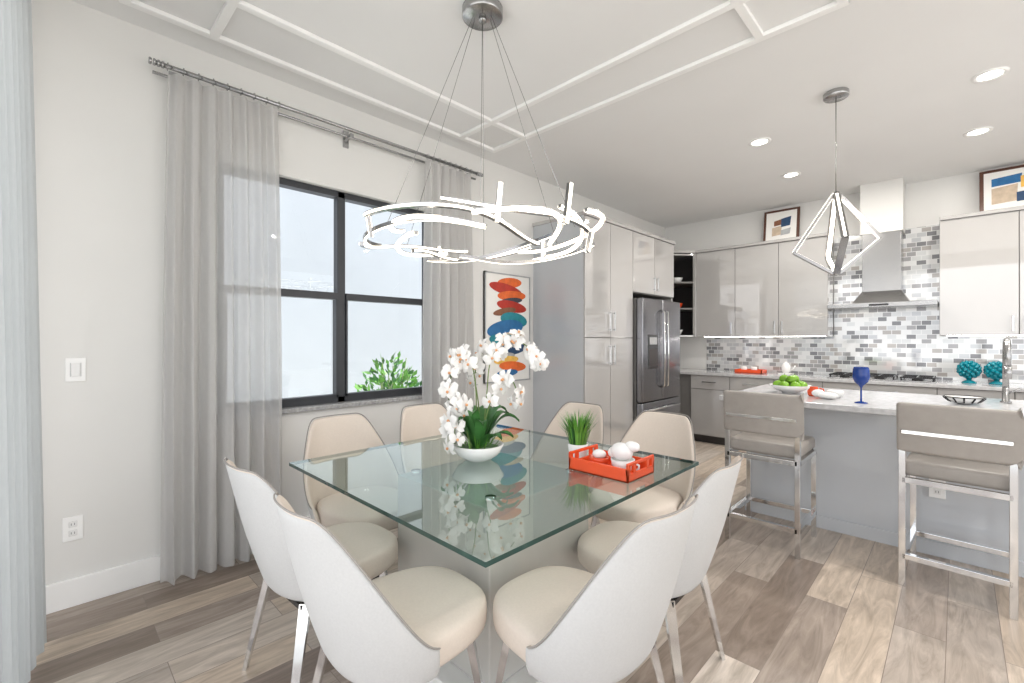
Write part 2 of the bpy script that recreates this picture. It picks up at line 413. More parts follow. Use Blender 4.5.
# ------------------------------------------------------------------ dining table
tx0, tx1, ty0, ty1, tz = .93, 2.31, .80, 2.17, .76
b = MB()
g = .015
vs = [(tx0, ty0, tz-g), (tx1, ty0, tz-g), (tx1, ty1, tz-g), (tx0, ty1, tz-g), (tx0, ty0, tz), (tx1, ty0, tz), (tx1, ty1, tz), (tx0, ty1, tz)]
b.add(vs, [[3, 2, 1, 0], [4, 5, 6, 7], [0, 1, 5, 4], [1, 2, 6, 5], [2, 3, 7, 6], [3, 0, 4, 7]], [M['glass'], M['glass']]+[M['gedge']]*4)
top = b
T = empty('dining_table', (1.62, 1.485, 0))
def par(o, p):
    o.parent = p; o.matrix_parent_inverse = Matrix.Translation(p.location).inverted(); return o
par(top.obj('glass_top'), T)
b = MB()
bx0, bx1, by0, by1 = 1.36, 1.98, 1.12, 1.74
b.box((bx0, by0, .06), (bx1, by1, .725), M['base'], .006)
b.box((bx0-.09, by0-.09, 0), (bx1+.09, by1+.09, .06), M['plinth'], .006)
for x in (bx0+.06, bx1-.06):
    for y in (by0+.06, by1-.06): b.lathe([(.022, 0), (.022, .02)], (x, y, .725), M['chrome'], 16)
par(b.obj('pedestal_base'), T)

# ------------------------------------------------------------------ dining chairs
def sst(a, b_, x):
    t = max(0, min(1, (x-a)/(b_-a))); return t*t*(3-2*t)
def chair_meshes():
    b = MB(); nu, nv = 28, 10; vo = []; vi = []
    for j in range(nv+1):
        for i in range(nu+1):
            u = -1+2*i/nu; v = j/nv; ang = u*math.radians(98)
            prof = 1-.86*sst(.28, 1.0, abs(u))
            ztop = .415+.475*prof
            z = .385+v*(ztop-.385)
            sn = math.copysign(abs(math.sin(ang))**.85, ang); cs = math.cos(ang)
            hh = (z-.385)/.5
            W = .255+.02*math.sin(math.pi*min(1, hh*1.2))
            x = W*sn; y = -.215*cs-.03-.10*hh**1.2
            tuck = .04*(1-v)**3
            x *= 1-tuck*1.5; y += tuck*max(0, cs)
            th = .030*min(1, .55+.5*math.sin(math.pi*v))
            vo.append((x, y, z)); vi.append((x-th*sn, y+th*max(cs, 0), z))
    n = (nu+1)*(nv+1); fs = []; ms = []
    for j in range(nv):
        for i in range(nu):
            a = j*(nu+1)+i; q = [a, a+1, a+nu+2, a+nu+1]
            fs.append(q[::-1]); ms.append(M['chair_o']); fs.append([k+n for k in q]); ms.append(M['chair_i'])
    rim = [nv*(nu+1)+i for i in range(nu+1)]
    for i in range(nu): fs.append([rim[i], rim[i]+n, rim[i+1]+n, rim[i+1]]); ms.append(M['chair_i'])
    bt = list(range(nu+1))
    for i in range(nu): fs.append([bt[i], bt[i+1], bt[i+1]+n, bt[i]+n]); ms.append(M['chair_o'])
    for side in (0, nu):
        for j in range(nv):
            a = j*(nu+1)+side; c = a+nu+1; fs.append([a, c, c+n, a+n]); ms.append(M['chair_i'])
    b.add(vo+vi, fs, ms, True)
    pts = [vo[k] for k in rim]
    b.tube([(p[0], p[1], p[2]+.002) for p in pts], .0035, M['pipe'], 6)
    shell = b
    b = MB(); seg = 40; rings = [(.80, .375), (.97, .385), (1.0, .405), (1.0, .455), (.975, .473), (.92, .483), (.7, .492), (.35, .495), (.02, .496)]
    vs = []
    for s, z in rings:
        for i in range(seg):
            a = 2*math.pi*i/seg; c = math.cos(a); d = math.sin(a); e = 2/3.0
            x = math.copysign(abs(c)**e, c)*.228; y = math.copysign(abs(d)**e, d)*.25+.045
            x *= 1-.10*max(0, y/.28)
            vs.append((x*s, (y-.045)*s+.045, z))
    fs = [[j*seg+i, j*seg+(i+1) % seg, (j+1)*seg+(i+1) % seg, (j+1)*seg+i] for j in range(len(rings)-1) for i in range(seg)]
    fs.append(list(range(seg))[::-1]); fs.append([(len(rings)-1)*seg+i for i in range(seg)])
    b.add(vs, fs, M['chair_i'], True)
    seat = b
    b = MB()
    for sx in (-1, 1):
        for sy in (-1, 1):
            p0 = (sx*.165, sy*.16+.01, .38); p1 = (sx*.215, sy*.225, .0)
            b.sweep([p0, p1], [(-.019, -.012), (.019, -.012), (.019, .012), (-.019, .012)], M['chrome'], False, (sx, sy, 0), False, [1, .62])
    b.box((-.17, -.17, .362), (.17, .18, .38), M['black'])
    return shell, seat, b
sh, se, lg = chair_meshes()
meshes = None
def chair(x, y, rz):
    global meshes
    E = empty('dining_chair', (x, y, 0), rz)
    if meshes is None:
        a = sh.obj('backrest_shell', parent=E, subsurf=1); c = se.obj('seat', parent=E, subsurf=1); d = lg.obj('legs', parent=E)
        meshes = (a.data, c.data, d.data)
    else:
        for nme, me, ss in zip(('backrest_shell', 'seat', 'legs'), meshes, (1, 1, 0)):
            o = bpy.data.objects.new(nme, me); scene.collection.objects.link(o); o.parent = E
            if ss: md = o.modifiers.new('sub', 'SUBSURF'); md.levels = 1; md.render_levels = 1
R = math.radians
chair(1.32, .80, R(3)); chair(1.90, .785, R(-1))
chair(2.325, 1.20, R(88)); chair(2.27, 1.76, R(93))
chair(.88, 1.20, R(-90)); chair(.86, 1.80, R(-92))
chair(1.31, 2.33, R(180)); chair(1.90, 2.34, R(178))

# ------------------------------------------------------------------ chandelier: a nest of sweeping LED arms
CX, CY, CZ = 1.44, 1.57, 1.865
b = MB()
b.lathe([(.10, 0), (.105, .004), (.105, .045), (.1, .05)], (CX, CY, H-.05), M['steel'], 32)
b.lathe([(.02, 0), (.02, .02)], (CX, CY, H-.07), M['steel'], 16)
rnd = random.Random(5)
LM = M['led_metal']
def arm(a0, span, r0, r1, z0, z1, wob, kind):
    n = 36; pts = []
    for i in range(n+1):
        f = i/n; a = a0+span*f
        r = r0+(r1-r0)*(f*f*(3-2*f))+wob*math.sin(f*math.pi*2.0)
        z = CZ+z0+(z1-z0)*f+.02*math.sin(f*math.pi*2.0+a0)
        pts.append((CX+r*math.cos(a), CY+r*math.sin(a), z))
    w, h = .020, .018
    # metal channel with a slim LED lens let into the underside, and on some arms one flank
    b.sweep(pts, [(-w/2, -h/2), (w/2, -h/2), (w/2, h/2), (-w/2, h/2)], LM, False, (0, 0, 1))
    l_ = .0055
    if kind != 2:
        b.sweep(pts, [(-l_, -h/2-.0015), (l_, -h/2-.0015), (l_, -h/2+.001), (-l_, -h/2+.001)], M['led'], False, (0, 0, 1))
    if kind != 1:
        for x0, x1 in ((w/2-.001, w/2+.0015), (-w/2-.0015, -w/2+.001)):
            b.sweep(pts, [(x0, -.006), (x1, -.006), (x1, .004), (x0, .004)], M['led'], False, (0, 0, 1))
for i in range(7):
    a = 2*math.pi*i/7+.1
    arm(a, 1.75, .61+rnd.uniform(-.03, .01), .38+rnd.uniform(-.03, .04), rnd.uniform(-.02, .05), rnd.uniform(-.07, .0), .03, (0, 1, 2)[i % 3])
for i in range(5):
    a = 2*math.pi*i/5+.55
    arm(a, -1.7, .58+rnd.uniform(-.04, .02), .44+rnd.uniform(-.03, .03), rnd.uniform(-.08, -.02), rnd.uniform(.02, .08), -.025, (2, 0, 1)[i % 3])
for a, z0_, z1_, r in ((-.62, -.05, .10, .53), (-.05, -.03, .14, .56), (.30, -.12, -.03, .56), (1.6, -.03, .07, .5), (2.9, -.05, .05, .54), (4.3, -.04, .05, .55)):
    p0 = Vector((CX+r*math.cos(a), CY+r*math.sin(a), CZ+z0_)); p1 = Vector((CX+(r+.015)*math.cos(a+.02), CY+(r+.015)*math.sin(a+.02), CZ+z1_))
    b.bar(p0, p1, .024, .016, LM, (math.cos(a), math.sin(a), 0))
    o_ = Vector((math.cos(a), math.sin(a), 0))*.009
    for sg in (-1, 1): b.bar(p0+o_*sg, p1+o_*sg, .017, .003, M['led'], (math.cos(a), math.sin(a), 0))
for i in range(6):
    a = 2*math.pi*i/6+.3
    b.tube([(CX+.05*math.cos(a), CY+.05*math.sin(a), H-.05), (CX+.50*math.cos(a), CY+.50*math.sin(a), CZ+.0)], .0014, LM, 5)
recenter(b.obj('led_chandelier'), (CX, CY, H))

# ------------------------------------------------------------------ kitchen pendant
PX, PY = 2.59, 3.81
b = MB()
b.lathe([(.07, 0), (.075, .005), (.075, .035), (.07, .04)], (PX, PY, H-.04), M['steel'], 28)
b.tube([(PX, PY, H-.04), (PX, PY, 2.33)], .003, LM, 6)
topp = Vector((PX, PY, 2.34)); bot = Vector((PX, PY, 1.80))
mids = [Vector((PX+.25*math.cos(a), PY+.25*math.sin(a), z)) for a, z in ((.35, 2.02), (.35+math.pi/2, 1.95), (.35+math.pi, 1.96), (.35+1.5*math.pi, 2.0))]
for i, m_ in enumerate(mids):
    rad = (m_-topp); rad.z = 0; rad.normalize()
    for p, q in ((topp+rad*.018, m_), (m_, bot+rad*.018)):
        t_ = (q-p).normalized(); nrm = (rad-t_*rad.dot(t_)).normalized(); sd_ = t_.cross(nrm)
        b.bar(p, q, .040, .018, LM, nrm)
        b.bar(p-nrm*.0095, q-nrm*.0095, .024, .003, M['ledp'], nrm)
        if q is m_: b.bar(p+nrm*.0095, q+nrm*.0095, .014, .003, M['ledp'], nrm)
b.lathe([(.02, 0), (.03, .01), (.02, .05)], (PX, PY, 2.31), M['steel'], 16)
b.lathe([(.001, 0), (.03, .02), (.02, .03)], (PX, PY, 1.785), M['steel'], 16)
recenter(b.obj('diamond_pendant_light'), (PX, PY, H))

# ------------------------------------------------------------------ recessed lights
cans = [(3.34, 4.25), (3.31, 5.34), (1.97, 4.30), (1.96, 5.38), (4.7, 4.25), (4.7, 5.34), (4.6, 2.6), (4.6, 1.0)]  # the last ones, out of view, are added for extra light
for x, y in cans:
    E = empty('recessed_downlight', (x, y, H))
    b = MB()
    b.lathe([(.058, -.002), (.062, -.008), (.085, -.008), (.088, 0)], (0, 0, 0), M['trim'], 28, cap=False)
    b.lathe([(.0005, -.003), (.060, -.003)], (0, 0, 0), M['can'], 28, cap=False)
    b.obj('housing', parent=E)
    l = bpy.data.lights.new('bulb', 'AREA'); l.shape = 'DISK'; l.size = .11; l.energy = 16; l.color = (1, .95, .89)
    o = bpy.data.objects.new('bulb', l); scene.collection.objects.link(o); o.parent = E
    o.location = (0, 0, -.02)

# ------------------------------------------------------------------ pantry / fridge cabinetry on west wall
CT = 2.53
def handle_v(b, x, y, z0, z1, axis):
    if axis == 'x':
        b.box((x, y-.006, z0), (x+.03, y+.006, z0+.012), M['chrome']); b.box((x, y-.006, z1-.012), (x+.03, y+.006, z1), M['chrome'])
        b.box((x+.022, y-.006, z0-.01), (x+.034, y+.006, z1+.01), M['chrome'], .002)
    else:
        b.box((x-.006, y-.03, z0), (x+.006, y, z0+.012), M['chrome']); b.box((x-.006, y-.03, z1-.012), (x+.006, y, z1), M['chrome'])
        b.box((x-.006, y-.034, z0-.01), (x+.006, y-.022, z1+.01), M['chrome'], .002)
def handle_h(b, x0, x1, y, z):
    for x in (x0, x1): b.box((x-.005, y-.03, z-.005), (x+.005, y, z+.005), M['chrome'])
    b.box((x0-.015, y-.036, z-.006), (x1+.015, y-.024, z+.006), M['chrome'], .002)
b = MB(); fxp = .64
b.box((0.002, 3.575, 0), (fxp, 4.47, CT), M['isl'])
b.box((0.002, 4.48, 1.86), (fxp, 5.47, CT), M['carc']); b.box((.002, 5.45, 0), (fxp, 5.475, 1.86), M['cab'])
b.box((.002, 3.56, CT), (fxp+.035, 5.49, CT+.035), M['cab'], .004)
b.box((.002, 4.45, 0), (fxp, 4.47, CT), M['cab'])
b.box((fxp-.001, 4.017, .11), (fxp+.004, 4.029, CT-.005), M['carc']); b.box((fxp-.001, 3.58, 1.358), (fxp+.004, 4.466, 1.368), M['carc'])
for z0, z1 in ((.11, 1.36), (1.366, CT-.005)):
    for y0, y1 in ((3.578, 4.02), (4.026, 4.466)): b.box((fxp, y0, z0), (fxp+.02, y1, z1), M['cab'], .002)
for y in (3.985, 4.06): handle_v(b, fxp+.02, y, 1.10, 1.28, 'x'); handle_v(b, fxp+.02, y, 1.44, 1.62, 'x')
for y0, y1 in ((4.474, 4.965), (4.971, 5.47)): b.box((fxp, y0, 1.87), (fxp+.02, y1, CT-.005), M['cab'], .002)
for y in (4.93, 5.006): handle_v(b, fxp+.02, y, 1.92, 2.06, 'x')
b.obj('pantry_cabinet')
# fridge
b = MB(); fy0, fy1 = 4.495, 5.425
b.box((.05, fy0, .0), (.68, fy1, 1.80), M['carc'], .004)
fm = (fy0+fy1)/2
b.box((.685, fy0, .66), (.765, fm-.003, 1.80), M['steel_d'], .012, 3); b.box((.685, fm+.003, .66), (.765, fy1, 1.80), M['steel_d'], .012, 3)
b.box((.685, fy0, .06), (.765, fy1, .65), M['steel_d'], .012, 3)
for y in (fm-.045, fm+.045): b.tube([(.765, y, .80), (.805, y, .82), (.812, y, 1.2), (.805, y, 1.66), (.765, y, 1.68)], .011, M['chrome'], 10)
b.tube([(.765, fy0+.08, .57), (.805, fy0+.10, .575), (.812, fm, .58), (.805, fy1-.10, .575), (.765, fy1-.08, .57)], .011, M['chrome'], 10)
b.box((.76, fy0+.11, 1.02), (.769, fy0+.34, 1.40), M['black'], .004); b.box((.766, fy0+.13, 1.05), (.772, fy0+.32, 1.24), M['dark'], .004)
b.box((.768, fy0+.14, 1.29), (.772, fy0+.31, 1.37), A['grey'])
recenter(b.obj('refrigerator'), (.4, fm, 0))

# ------------------------------------------------------------------ north wall cabinetry
FB = 5.97
b = MB()
b.box((.01, FB, .1), (5.2, YN-.014, .885), M['carc'])
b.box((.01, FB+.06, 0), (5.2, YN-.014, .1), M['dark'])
edges = [.67, 1.16, 1.65, 2.13, 3.05, 3.55, 4.05, 4.6, 5.2]
for x0, x1 in zip(edges[:-1], edges[1:]):
    if x0 == 2.13:
        zs = ((.11, .36), (.366, .62), (.626, .88))
        for z0, z1 in zs: b.box((x0+.003, FB-.02, z0), (x1-.003, FB, z1), M['cab'], .002); handle_h(b, x0+.3, x1-.3, FB-.02, z1-.06)
    else:
        b.box((x0+.003, FB-.02, .11), (x1-.003, FB, .70), M['cab'], .002); b.box((x0+.003, FB-.02, .706), (x1-.003, FB, .88), M['cab'], .002)
        handle_h(b, x0+.17, x1-.17, FB-.02, .80); handle_v(b, x1-.05, FB-.02, .52, .66, 'y')
b.box((.01, FB-.04, .885), (5.2, YN-.014, .92), M['count'], .004)
b.obj('base_cabinet')
b = MB()
b.box((.63, YN-.012, .921), (5.2, YN-.001, 1.38), M['tile']); b.box((2.135, YN-.012, 1.38), (3.055, YN-.001, 2.56), M['tile'])
b.obj('backsplash_tile')
def upper(name, x0, x1, n, handles):
    b = MB(); y = 6.26
    b.box((x0, y, 1.385), (x1, YN-.002, CT), M['cab'])
    b.box((x0-.0, y-.045, CT), (x1, YN-.002, CT+.035), M['cab'], .004)
    w = (x1-x0)/n
    for i in range(n):
        b.box((x0+i*w+.003, y-.02, 1.385), (x0+(i+1)*w-.003, y-.001, CT-.004), M['cab'], .002)
        hx = x0+i*w+(.04 if handles[i] == 'l' else w-.04); handle_v(b, hx, y-.02, 1.43, 1.56, 'y')
        if i: b.box((x0+i*w-.006, y-.006, 1.385), (x0+i*w+.006, y+.001, CT-.004), M['carc'])
    b.box((x0+.05, y+.12, 1.381), (x1-.05, y+.15, 1.385), M['ucl'])
    return b.obj(name)
upper('upper_cabinet', .625, 2.13, 3, 'rrl'); upper('upper_cabinet.001', 3.06, 5.2, 4, 'rlrl')
# open corner cabinet
b = MB(); poly = [(.002, 5.95), (.36, 5.95), (.622, 6.235), (.622, YN-.002), (.002, YN-.002)]
for z in (1.385, 1.76, 2.12, CT-.03): b.prism(poly, z, z+.02, M['cab'] if z in (1.385, CT-.03) else M['carc'])
b.prism([(.002, 5.90), (.38, 5.90), (.622, 6.21), (.622, YN-.002), (.002, YN-.002)], CT, CT+.035, M['cab'])
b.box((.002, 5.93, 1.385), (.36, 5.95, CT), M['cab']); b.box((.604, 6.235, 1.385), (.624, YN-.002, CT), M['cab'])
b.box((.003, 5.95, 1.385), (.015, YN-.003, CT), M['dark']); b.box((.003, YN-.015, 1.385), (.62, YN-.003, CT), M['dark'])
b.bar((.36, 5.95, 1.385), (.36, 5.95, CT), .03, .03, M['cab'], (1, 0, 0)); b.bar((.607, 6.22, 1.385), (.607, 6.22, CT), .03, .03, M['cab'], (1, 0, 0))
for z, mm in ((1.405, 'white'), (1.78, 'orange'), (2.14, 'white')):
    b.lathe([(.03, 0), (.06, .02), (.085, .08), (.08, .08), (.05, .025), (.002, .02)], (.33, 6.27, z), M[mm], 18, cap=False)
    b.lathe([(.035, 0), (.04, .05), (.03, .14), (.015, .16), (.02, .19)], (.20, 6.33, z), M['steel'], 14)
b.obj('corner_display_cabinet')
# hood
b = MB(); hx = 2.60
b.box((hx-.18, 6.29, 2.50), (hx+.18, YN-.013, H-.001), M['wall'])
b.box((hx-.165, 6.30, 1.86), (hx+.165, YN-.013, 2.50), M['steel'], .003)
vs = [(hx-.24, 6.16, 1.735), (hx+.24, 6.16, 1.735), (hx+.24, YN-.013, 1.735), (hx-.24, YN-.013, 1.735), (hx-.165, 6.30, 1.87), (hx+.165, 6.30, 1.87), (hx+.165, YN-.013, 1.87), (hx-.165, YN-.013, 1.87)]
b.add(vs, [[0, 1, 5, 4], [1, 2, 6, 5], [2, 3, 7, 6], [3, 0, 4, 7], [3, 2, 1, 0], [4, 5, 6, 7]], M['steel'])
b.box((hx-.45, 6.08, 1.685), (hx+.45, YN-.013, 1.735), M['steel'], .005)
b.box((hx-.08, 6.074, 1.70), (hx+.08, 6.08, 1.72), M['black'])
b.obj('range_hood')
# cooktop
b = MB(); b.box((hx-.44, 6.04, .92), (hx+.44, 6.52, .932), M['steel'], .003)
for cx in (-.30, 0, .30):
    for cy in (6.16, 6.40):
        b.lathe([(.045, 0), (.045, .015), (.02, .02)], (hx+cx, cy, .932), M['black'], 16)
    for k in (-.12, 0, .12): b.box((hx+cx+k-.006, 6.07, .955), (hx+cx+k+.006, 6.49, .967), M['black'])
    for k in (6.07, 6.28, 6.48): b.box((hx+cx-.13, k-.006, .955), (hx+cx+.13, k+.006, .967), M['black'])
    for k in (-.12, .12):
        for q in (6.08, 6.48): b.box((hx+cx+k-.006, q-.006, .932), (hx+cx+k+.006, q+.006, .96), M['black'])
b.obj('gas_cooktop')
def leaning(name, x, w, h, shapes):
    b = MB(); t = .03
    b.box((-w/2, 0, 0), (w/2, .02, h), M['frame_br'], .003)
    b.box((-w/2+t, -.002, t), (w/2-t, .003, h-t), M['paper'])
    for k, (cn, x0, z0, x1, z1) in enumerate(shapes):
        b.add([(x0*w-w/2, -.003-.0003*k, z0*h), (x1*w-w/2, -.003-.0003*k, z0*h+.01), (x1*w-w/2+.01, -.003-.0003*k, z1*h), (x0*w-w/2, -.003-.0003*k, z1*h-.02)], [[0, 1, 2, 3]], A[cn])
    o = b.obj(name, (x, 6.44, CT+.040)); o.rotation_euler = (-R(9), 0, 0)
leaning('framed_picture', 1.60, .40, .43, [('beige', .25, .2, .5, .5), ('brown', .3, .5, .5, .7), ('navy', .5, .45, .75, .75), ('grey', .5, .2, .75, .4)])
leaning('framed_picture.001', 3.62, .55, .45, [('beige', .15, .2, .45, .6), ('blue', .15, .6, .5, .82), ('yellow', .5, .5, .82, .8), ('navy', .45, .2, .82, .45)])

# ------------------------------------------------------------------ island
I = empty('kitchen_island', (3.5, 4.3, 0))
b = MB(); iy = 3.86
b.box((2.0, iy, 0), (5.0, 4.72, .88), M['isl']); b.box((1.99, iy-.012, 0), (5.0, iy, .09), M['isl'], .003)
for x in (2.0, 3.0, 4.0, 4.97): b.box((x, iy-.006, .09), (x+.03, iy, .88), M['isl'], .001)
par(b.obj('island_body'), I)
b = MB(); b.box((1.89, 3.58, .88), (5.1, 4.76, .92), M['count'], .005); par(b.obj('countertop'), I)
b = MB(); b.box((3.1-.038, iy-.019, .365), (3.1+.038, iy-.012, .485), M['plate'], .002)
b.box((3.1-.038, iy-.0125, .365), (3.1+.038, iy, .485), M['plate'])
for dz in (-.022, .022):
    b.box((3.084, iy-.021, .425+dz-.015), (3.116, iy-.018, .425+dz+.015), M['white'], .002)
    for dx in (-.006, .006): b.box((3.1+dx-.0015, iy-.022, .425+dz-.006), (3.1+dx+.0015, iy-.0205, .425+dz+.006), M['slot'])
par(b.obj('outlet'), I)
# faucet
b = MB(); fx, fy = 3.42, 4.48
b.lathe([(.028, 0), (.028, .01), (.018, .015), (.018, .10), (.014, .105)], (fx, fy, .92), M['steel'], 18)
pts = [(fx, fy, 1.0), (fx, fy, 1.24)]+[(fx, fy-.09+.09*math.cos(a), 1.24+.10*math.sin(a)) for a in [math.pi*k/10 for k in range(1, 11)]]+[(fx, fy-.18, 1.16)]
b.tube(pts, .016, M['steel'], 12); b.lathe([(.018, 0), (.02, .08)], (fx, fy-.18, 1.09), M['steel'], 14)
b.tube([(fx, fy, .98), (fx+.07, fy, 1.02)], .007, M['steel'], 8)
b.obj('kitchen_faucet')
b = MB()
pr = [(.03, 0), (.07, .012), (.10, .045), (.098, .045), (.065, .016), (.001, .01)]
b.lathe(pr, (3.22, 4.22, .92), M['white'], 24, cap=False)
for i in range(12):
    a = 2*math.pi*i/12
    b.tube([(3.22+.072*math.cos(a), 4.22+.072*math.sin(a), .9335), (3.22+.101*math.cos(a), 4.22+.101*math.sin(a), .962)], .005, M['black'], 6)
b.tube([(3.22+.1*math.cos(2*math.pi*k/28), 4.22+.1*math.sin(2*math.pi*k/28), .966) for k in range(28)], .0035, M['black'], 6, True)
b.obj('patterned_bowl')
# apples
b = MB(); ax, ay = 2.24, 4.12
b.lathe([(.05, 0), (.06, .01), (.11, .03), (.145, .065), (.14, .065), (.10, .035), (.001, .015)], (ax, ay, .92), M['white'], 28, cap=False)
for k, (r, n, z) in enumerate(((.085, 7, .985), (.04, 3, 1.03))):
    for i in range(n):
        a = 2*math.pi*i/n+k; b.ball((ax+r*math.cos(a), ay+r*math.sin(a), z), .037, M['apple'], 12, 8, (1, 1, .9))
        b.tube([(ax+r*math.cos(a), ay+r*math.sin(a), z+.028), (ax+r*math.cos(a)+.004, ay+r*math.sin(a), z+.045)], .002, M['stem'], 5)
recenter(b.obj('bowl_of_green_apples'), (ax, ay, .92))
b = MB(); ox, oy = 2.42, 4.02
b.lathe([(.03, 0), (.04, .012), (.042, .04), (.025, .062), (.028, .07)], (ox, oy, .92), M['orange'], 20)
b.lathe([(.035, 0), (.05, .03), (.052, .05), (.047, .05), (.03, .01)], (ox+.13, oy+.02, .92), M['white'], 20)
b.tube([(ox+.04, oy, .935), (ox+.065, oy, .95), (ox+.06, oy, .975), (ox+.035, oy, .98)], .005, M['orange'], 6)
b.obj('orange_sugar_bowl_set')
b = MB(); b.ball((2.53, 3.88, .945), .05, M['white'], 14, 8, (1.3, .8, .5)); b.ball((2.47, 3.90, .955), .035, M['white'], 12, 8, (1.2, .8, .8)); b.obj('folded_napkin')
# goblet
b = MB(); gx, gy = 2.73, 3.80
b.lathe([(.038, 0), (.036, .004), (.006, .012), (.005, .10), (.012, .115), (.038, .14), (.049, .175), (.045, .225), (.040, .24), (.038, .24), (.042, .222), (.046, .175), (.033, .142), (.001, .12)], (gx, gy, .92), M['cobalt2'], 24, cap=False)
recenter(b.obj('blue_goblet'), (gx, gy, .92))
# teal coral ornaments
for x in (3.27, 3.455):
    b = MB(); c = Vector((x, 6.30, .92))
    b.lathe([(.055, 0), (.05, .012), (.018, .03), (.02, .045)], c, M['teal'], 18)
    b.ball(c+Vector((0, 0, .13)), .07, M['teal'], 14, 10)
    for i in range(60):
        zz = 1-2*(i+.5)/60; ph = i*2.39996; rr = math.sqrt(1-zz*zz); d = Vector((rr*math.cos(ph), rr*math.sin(ph), zz))
        b.ball(c+Vector((0, 0, .13))+d*.075, .018, M['teal'], 6, 4)
    recenter(b.obj('teal_coral_ornament'), c)
b = MB(); b.box((1.14, 6.18, .92), (1.46, 6.40, .93), M['orange'], .002)
for a, c in (((1.14, 6.18, .92), (1.46, 6.19, .965)), ((1.14, 6.39, .92), (1.46, 6.40, .965)), ((1.14, 6.18, .92), (1.15, 6.40, .965)), ((1.45, 6.18, .92), (1.46, 6.40, .965))): b.box(a, c, M['orange'])
for x in (1.22, 1.34): b.lathe([(.025, 0), (.035, .03), (.036, .07), (.032, .07), (.02, .01)], (x, 6.29, .93), M['white'], 16)
b.obj('orange_serving_tray')
b = MB(); b.box((1.62, 6.25, .92), (1.76, 6.40, .935), M['white'], .002)
b.lathe([(.03, 0), (.045, .03), (.05, .08), (.03, .12), (.015, .13), (.015, .14)], (1.69, 6.32, .935), M['white'], 20)
b.tube([(1.74, 6.32, .97), (1.77, 6.32, .99), (1.79, 6.32, 1.03)], .007, M['white'], 8); b.obj('white_teapot')

# ------------------------------------------------------------------ bar stools
def stool(x, y, rz):
    E = empty('bar_stool', (x, y, 0), rz); b = MB(); W, D, t = .205, .22, .030
    for sx in (-1, 1):
        b.box((sx*W-t/2, -D-t/2, 0), (sx*W+t/2, -D+t/2, .93), M['chrome'], .002)
        b.box((sx*W-t/2, D-t/2, 0), (sx*W+t/2, D+t/2, .58), M['chrome'], .002)
        b.box((sx*W-t/2, -D, .565), (sx*W+t/2, D, .595), M['chrome'], .002)
        b.box((sx*W-t/2, -D, .15), (sx*W+t/2, D, .18), M['chrome'], .002)
    for yy in (-D, D):
        b.box((-W, yy-t/2, .15), (W, yy+t/2, .18), M['chrome'], .002); b.box((-W, yy-t/2, .565), (W, yy+t/2, .595), M['chrome'], .002)
    b.box((-W, -D-.038, .835), (W, -D-.028, .855), M['chrome'], .002)
    b.obj('chrome_frame', parent=E)
    b = MB()
    b.box((-.21, -.19, .595), (.21, .25, .68), M['stool'], .025, 4)
    b.obj('seat_cushion', parent=E)
    b = MB()
    def fn(u, v):
        a = (u-.5)*2; return (a*.228, -.250+.012*a*a-.015*v, .735+.265*v)
    def fn2(u, v):
        a = (u-.5)*2; return (a*.228, -.190+.012*a*a-.015*v, .735+.265*v)
    nu, nv = 14, 6
    vo = [fn(i/nu, j/nv) for j in range(nv+1) for i in range(nu+1)]; vi = [fn2(i/nu, j/nv) for j in range(nv+1) for i in range(nu+1)]
    n = len(vo); fs = []
    for j in range(nv):
        for i in range(nu):
            a = j*(nu+1)+i; q = [a, a+1, a+nu+2, a+nu+1]; fs.append(q); fs.append([k+n for k in q[::-1]])
    for i in range(nu): fs.append([i, i+n, i+1+n, i+1]); k = nv*(nu+1)+i; fs.append([k, k+1, k+1+n, k+n])
    for j in range(nv):
        for sd in (0, nu):
            a = j*(nu+1)+sd; c = a+nu+1; fs.append([a, c, c+n, a+n])
    b.add(vo+vi, fs, M['stool'], False)
    o = b.obj('backrest', parent=E); md = o.modifiers.new('bev', 'BEVEL'); md.width = .014; md.segments = 3; md.limit_method = 'ANGLE'; md.angle_limit = R(50)
stool(2.285, 3.44, R(0)); stool(3.19, 3.48, R(-3))

# ------------------------------------------------------------------ table decor
ox, oy = 1.53, 1.46; lat = Vector((.714, .70, 0)); dep = Vector((-.70, .714, 0)); base = Vector((ox, oy, tz))
b = MB()
b.lathe([(.05, 0), (.06, .004), (.10, .03), (.125, .075), (.12, .08), (.095, .035), (.05, .012), (.001, .01)], base, M['white'], 32, cap=False)
b.lathe([(.001, .06), (.108, .058)], base, M['green'], 20, cap=False)
def flower(p, face, s):
    face = face.normalized(); upv = Vector((0, 0, 1)); sd = upv.cross(face).normalized(); u2 = face.cross(sd)
    roll = random.uniform(-.4, .4)
    for k, (ang, L, W) in enumerate(((90, 1, .55), (215, 1, .55), (325, 1, .55), (15, 1.08, .95), (165, 1.08, .95))):
        a = math.radians(ang)+roll; d = sd*math.cos(a)+u2*math.sin(a); q = face.cross(d)
        L *= s; W *= s; off = .002 if k > 2 else 0
        vs = [p, p+d*L*.35+q*W*.34+face*(.10*s+off), p+d*L*.72+q*W*.46+face*(.05*s+off), p+d*L+face*(-.12*s), p+d*L*.72-q*W*.46+face*(.05*s+off), p+d*L*.35-q*W*.34+face*(.10*s+off), p+d*L*.55+face*(.16*s+off)]
        b.add(vs, [[0, 1, 6], [1, 2, 6], [2, 3, 6], [3, 4, 6], [4, 5, 6], [5, 0, 6]], M['petal'], True)
    b.ball(p+face*.010, .007, M['lip'], 6, 4)
def P(s, z, d=0): return base+lat*s+dep*d+Vector((0, 0, z-tz))
